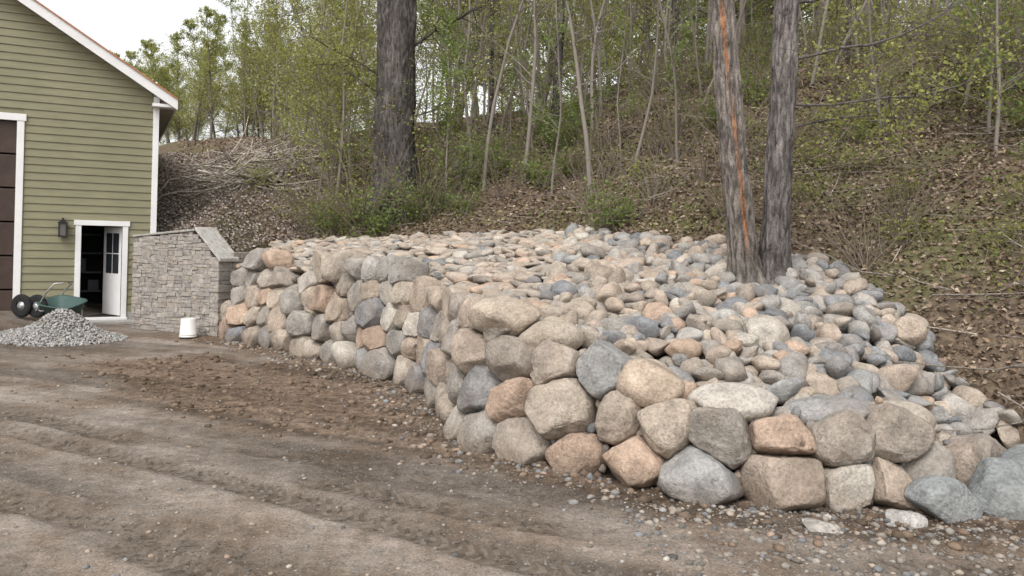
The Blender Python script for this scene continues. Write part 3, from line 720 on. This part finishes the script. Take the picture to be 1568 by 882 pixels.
# ------------------------------------------------------------ saplings, shrubs
def gen_sapling(seed, H, r0, nb, nl, ls, pal, name, col=(.235, .205, .18), low=.25, spread=.26, cl=.1):
    rr = np.random.default_rng(seed); a = Acc(); n = 12; pts = [np.array([0, 0, -.15])]; d = np.array([rr.normal()*.08, rr.normal()*.08, 1.])
    for k in range(n): d = d+[rr.normal()*.06, rr.normal()*.06, 0]; d[2] = 1; pts.append(pts[-1]+d*H/n)
    pts = np.array(pts); rad = np.linspace(r0, r0*.15, n+1); V, F = tube(pts, rad, 8); a.add(V, F, col); LP = []
    for b_ in range(nb):
        t = rr.uniform(low, .98)*n; i0 = int(t); p = pts[i0]+(pts[min(i0+1, n)]-pts[i0])*(t-i0)
        az = rr.uniform(0, 6.28); dd = np.array([math.cos(az), math.sin(az), rr.uniform(.3, 1.1)]); dd /= np.linalg.norm(dd); L = H*spread*(1.15-t/n)*rr.uniform(.6, 1.3); q = [p]
        for m_ in range(5): dd = dd+rr.normal(size=3)*.16; dd /= np.linalg.norm(dd); q.append(q[-1]+dd*L/5)
        q = np.array(q); V, F = tube(q, np.linspace(r0*.3*(1.2-t/n), .003, 6), 4); a.add(V, F, col)
        for s_ in range(5):
            e = q[rr.integers(1, 6)]; d2 = dd+rr.normal(size=3)*.8; d2 /= np.linalg.norm(d2); l = L*rr.uniform(.2, .45); tw = np.array([e, e+d2*l*.5, e+d2*l+[0, 0, l*.1]]); V, F = tube(tw, [r0*.09+.003, .004, .002], 3); a.add(V, F, col)
            m_ = nl; tt = rr.random((m_, 1)); LP.append(e+d2*l*tt+rr.normal(size=(m_, 3))*(.04+cl*l))
    P = np.concatenate(LP); V, F = leafq(P, ls, .35, rr); cc = np.array(GREENS[pal])[rr.integers(3, size=len(P))]*rr.uniform(.6, 1.15, (len(P), 1))
    a.add(V, F, cc.repeat(4, 0), 1); V, Fs, C, mi = a.data(); return mk(name, V, Fs, [M_twig, M_leaf], cols=C, midx=mi, link=False)
rs = np.random.default_rng(99)
SP = [gen_sapling(100+k, H, r, nb, nl, ls, p, 'sapling_mesh') for k, (H, r, nb, nl, ls, p) in enumerate([(7, .042, 26, 9, .052, 'o'), (8, .047, 28, 9, .052, 'y'), (6, .032, 24, 9, .048, 'y'), (7.5, .04, 20, 2, .045, 'o'), (9, .058, 22, 3, .048, 'y'), (5, .027, 22, 11, .052, 'g')])]
SPL = [gen_sapling(200+k, H, r, nb, nl, ls, p, 'sapling_mesh', low=.1, cl=.16) for k, (H, r, nb, nl, ls, p) in enumerate([(5, .030, 36, 15, .058, 'y'), (6, .034, 40, 14, .058, 'y'), (4.5, .027, 32, 15, .06, 'g')])]
TL = [gen_sapling(300+k, H, r, nb, nl, ls, p, 'tree_mesh', col=(.18, .16, .145), low=.12, spread=.3, cl=.16) for k, (H, r, nb, nl, ls, p) in enumerate([(12, .13, 70, 20, .13, 'y'), (14, .15, 80, 18, .14, 'y'), (11, .11, 66, 21, .13, 'y')])]
def place(me, x, y, name, sc=1., parent=None, tilt=.06):
    z0 = terrain(np.array([x]), np.array([y]))[0]; o = bpy.data.objects.new(name, me); scene.collection.objects.link(o)
    o.location = (x, y, z0); o.rotation_euler = (rs.normal()*tilt, rs.normal()*tilt, rs.uniform(0, 6.28)); o.scale = (sc,)*3
    if parent: o.parent = parent
    return o
cnt = 0; used = []
while cnt < 130:
    d = rs.uniform(14.5, 29); x = rs.uniform(-.33, .68)*d
    if not inpoly(np.array([x]), np.array([d]), HPOLY)[0] or inpoly(np.array([x]), np.array([d]), PPOLY)[0]: continue
    if x/d < -.25 and d < 24: continue
    if any((x-a)**2+(d-b)**2 < .35 for a, b in used): continue
    used.append((x, d)); left = x/d < -.1
    if d < 17.5 and rs.random() < .5: continue
    me = (SP+SPL)[rs.integers(9)] if left else SP[rs.choice(6, p=[.15, .16, .16, .22, .21, .10])]
    place(me, x, d, 'sapling', rs.uniform(.8, 1.2)); cnt += 1
for (x, y, k) in ((-4.1, 18, 0), (-3.8, 17.2, 1), (-4.4, 19.5, 1), (-3.3, 18.5, 2), (-1.4, 16.2, 2), (7.2, 12.2, 0), (7.6, 13.6, 1), (8.9, 13.5, 0), (6.3, 13.8, 1), (9.5, 15.5, 1), (-7.8, 27, 1), (-6.9, 25.5, 0), (6.6, 11., 2), (8.2, 12.4, 1), (9.6, 14, 0), (.4, 20, 1), (2.2, 21, 0), (-4.5, 21.5, 1), (7.9, 11.6, 1), (8.8, 12.6, 1), (-9.2, 27.5, 0), (3.2, 22.5, 0)):
    place(SPL[k], x, y, 'sapling', rs.uniform(.9, 1.2))
far = empty('distant_trees')
for k in range(84):
    d = rs.uniform(26, 56); x = rs.uniform(-.72, .75)*d
    if x < -.42*d and d < 34: continue
    if x/d < -.28: sc = rs.uniform(.28, .42)*(.6+d/60)
    elif x/d < -.18: sc = rs.uniform(.5, .7)
    else: sc = rs.uniform(.75, 1.15)
    place(TL[rs.integers(3)], x, d, 'distant_tree', sc, far)
for k in range(26):
    d = rs.uniform(28, 44); x = rs.uniform(-.44, -.2)*d; place(TL[rs.choice([0, 2])], x, d, 'distant_tree', rs.uniform(.28, .44), far)
def gen_bush(seed, H, ns, nl, ls, pal):
    rr = np.random.default_rng(seed); a = Acc(); LP = []
    for s in range(ns):
        az = rr.uniform(0, 6.28); d = np.array([math.cos(az)*.5, math.sin(az)*.5, 1.]); q = [np.array([rr.normal()*.08, rr.normal()*.08, -.05])]; L = H*rr.uniform(.6, 1.2)
        for k in range(6): d = d+rr.normal(size=3)*.16; d[2] -= .08; q.append(q[-1]+d/np.linalg.norm(d)*L/6)
        q = np.array(q); V, F = tube(q, np.linspace(.010, .003, 7), 4); a.add(V, F, (.2, .16, .13))
        t = rr.uniform(1.5, 6, nl); i0 = np.minimum(t.astype(int), 5); LP.append(q[i0]+(q[i0+1]-q[i0])*(t-i0)[:, None]+rr.normal(size=(nl, 3))*.09)
    P = np.concatenate(LP); V, F = leafq(P, ls, .5, rr); cc = np.array(GREENS[pal])[rr.integers(3, size=len(P))]*rr.uniform(.4, .92, (len(P), 1))
    a.add(V, F, cc.repeat(4, 0), 1); V, Fs, C, mi = a.data(); return mk('shrub_mesh', V, Fs, [M_twig, M_leaf], cols=C, midx=mi, link=False)
BU = [gen_bush(1, 1.2, 16, 46, .065, 'g'), gen_bush(2, 1.6, 16, 28, .052, 'y'), gen_bush(3, .8, 14, 38, .065, 'g'), gen_bush(4, 1.7, 22, 6, .045, 'o'), gen_bush(5, 1.2, 18, 9, .045, 'y'), gen_bush(6, .5, 12, 24, .052, 'y')]
for (x, y, k, s) in ((-2.0, 15.7, 0, 1), (-1.5, 15.9, 2, 1.1), (-3.2, 16.1, 1, 1), (-3.9, 16.5, 1, 1.1), (-.1, 16.8, 0, .9), (.3, 16.2, 5, 1.2), (-.9, 15.4, 2, .8), (-5.9, 18.6, 5, 1.2), (5.3, 10.8, 5, .9), (6.1, 9.6, 5, .9), (5.7, 9.1, 5, .8), (-3.1, 16.0, 0, .9), (-4.3, 16.9, 3, 1.), (.6, 15.6, 2, 1.), (1.2, 17.4, 0, 1.), (-2.6, 15.6, 2, 1.1), (-3.6, 16.1, 0, .9), (-4.2, 16.8, 1, 1.), (-2.9, 15.9, 3, 1.3), (-1.9, 15.9, 3, 1.1), (.9, 18.2, 0, 1.2), (1.5, 18.6, 2, 1.2), (6.9, 10.2, 2, .9), (7.4, 11.4, 5, 1.2)):
    place(BU[k], x, y, 'shrub', s)
cnt = 0
while cnt < 185:
    d = rs.uniform(9, 26); x = rs.uniform(-.3, .68)*d
    if not inpoly(np.array([x]), np.array([d]), HPOLY)[0] or inpoly(np.array([x]), np.array([d]), PPOLY)[0]: continue
    if (x < -4 and d < 17) or (x/d < -.24 and d < 23): continue
    if d < 13 and rs.random() < .6: continue
    place(BU[rs.choice(6, p=[.08, .14, .10, .26, .24, .18])], x, d, 'shrub', rs.uniform(.6, 1.2)); cnt += 1

# ------------------------------------------------------------ leaf litter and sticks
rl = np.random.default_rng(12); n = 130000
d = 5+23*rl.random(n)**.9; x = rl.uniform(-.42, .78, n)*d
k = inpoly(x, d, HPOLY) & ~inpoly(x, d, PPOLY); x, d = x[k], d[k]
k = ((x > -5) | (rl.random(len(x)) < .25)); x, d = x[k], d[k]
z = terrain(x, d); P = np.stack([x, d, z+.01+rl.random(len(x))*.03], 1)
V, F = leafq(P, np.clip(.045+.002*d, .05, .085), .5, rl)
pal = np.array([(.31, .235, .165), (.23, .165, .115), (.165, .12, .088), (.39, .315, .235), (.27, .19, .13), (.21, .165, .135)])
cc = pal[rl.integers(6, size=len(P))]*rl.uniform(.65, 1.15, (len(P), 1))
mk('leaf_litter', V, F, M_litter, cols=cc.repeat(4, 0))
n = 70000; d = 8+17*rl.random(n); x = rl.uniform(-.27, .75, n)*d; g_ = fbm(xyz(x*.7, d*.7), 3, 60)
k = inpoly(x, d, HPOLY) & ~inpoly(x, d, PPOLY) & (g_ > rl.uniform(-.2, .45, n)); x, d = x[k], d[k]
P = np.stack([x, d, terrain(x, d)+.03+rl.random(len(x))**2*.3], 1); V, F = leafq(P, .05, .5, rl)
cc = np.array(GREENS['g']+GREENS['y']+GREENS['o'])[rl.integers(9, size=len(P))]*rl.uniform(.4, .88, (len(P), 1)); mk('ground_cover_plants', V, F, M_leaf, cols=cc.repeat(4, 0))
def sticks(name, n, xf, col, rmax, lmax, lift=.15):
    a = Acc()
    for _ in range(n):
        x, y = xf(); L = rl.uniform(.2, lmax); az = rl.uniform(0, 6.28); el = abs(rl.normal())*lift; r = rl.uniform(.005, rmax)
        q = [np.zeros(3)]; dd = np.array([math.cos(az), math.sin(az), 0])
        for k in range(4): dd = dd+rl.normal(size=3)*.12; q.append(q[-1]+dd*L/4)
        q = np.array(q); xs = q[:, 0]+x; ys = q[:, 1]+y; zs = terrain(xs, ys); q = np.stack([xs, ys, np.maximum(zs, zs.mean())+.03+np.linspace(0, el*L, 5)+rl.random()*lift*.8], 1)
        V, F = tube(q, np.linspace(r, r*.4, 5), 5); a.add(V, F, np.array(col)*rl.uniform(.5, 1.3))
    a.make(name, M_bark)
def f1():
    while True:
        y = rl.uniform(18.5, 22.5); x = rl.normal()*.8-.33*y
        if inpoly(np.array([x]), np.array([y]), HPOLY)[0]: return x, y
sticks('brush_pile', 260, f1, (.46, .40, .34), .024, 1.7, .3)
sticks('log_debris', 16, f1, (.58, .51, .43), .075, 2.4, .12)
def f2():
    while True:
        y = rl.uniform(7, 22); x = rl.uniform(-.25, .75)*y
        if inpoly(np.array([x]), np.array([y]), HPOLY)[0] and not inpoly(np.array([x]), np.array([y]), PPOLY)[0]: return x, y
sticks('fallen_branches', 480, f2, (.32, .275, .23), .013, 1.6)
n = 20000; y = rl.uniform(15, 25, n); x = rl.uniform(-.47, -.24, n)*y; k = inpoly(x, y, HPOLY) & ~inpoly(x, y, PPOLY); x, y = x[k], y[k]
P = np.stack([x, y, terrain(x, y)+.02+rl.random(len(x))*.03], 1); V, F = leafq(P, .06, .5, rl)
cc = np.array([(.33, .285, .25), (.25, .21, .18), (.40, .35, .31), (.18, .15, .13)])[rl.integers(4, size=len(P))]; mk('wood_chip_mulch', V, F, M_litter, cols=cc.repeat(4, 0))

# ------------------------------------------------------------ light, sky, camera
w = bpy.data.worlds.new("World"); scene.world = w; w.use_nodes = True; nt = w.node_tree; bg = nt.nodes['Background']
sky = nt.nodes.new('ShaderNodeTexSky'); sky.sky_type = 'NISHITA'; sky.sun_disc = False; sky.sun_elevation = math.radians(52); sky.sun_rotation = math.radians(200); sky.dust_density = 3; sky.air_density = 1
hs = nt.nodes.new('ShaderNodeHueSaturation'); hs.inputs['Saturation'].default_value = .08; hs.inputs['Value'].default_value = 1.85
nt.links.new(sky.outputs[0], hs.inputs['Color']); nt.links.new(hs.outputs[0], bg.inputs[0]); bg.inputs[1].default_value = .15
sl = bpy.data.lights.new('sun', 'SUN'); sl.energy = 1.2; sl.angle = math.radians(30); sl.color = (1, .95, .9)
so = bpy.data.objects.new('sun', sl); scene.collection.objects.link(so)
el, rot = math.radians(52), math.radians(200)
dv = Vector((math.sin(rot)*math.cos(el), math.cos(rot)*math.cos(el), math.sin(el)))
so.rotation_euler = dv.to_track_quat('Z', 'Y').to_euler()
cam = bpy.data.cameras.new('camera'); co_ = bpy.data.objects.new('camera', cam); scene.collection.objects.link(co_)
cam.sensor_width = 36; cam.lens = 36*1230/1568; cam.shift_y = -71/1568; cam.clip_end = 800
co_.location = (0, 0, 1.8)
co_.rotation_euler = (Matrix.Rotation(math.radians(90), 4, 'X') @ Matrix.Rotation(math.radians(1.5), 4, 'Z')).to_euler()
scene.camera = co_
scene.view_settings.view_transform = 'Standard'; scene.view_settings.look = 'None'; scene.view_settings.exposure = 0
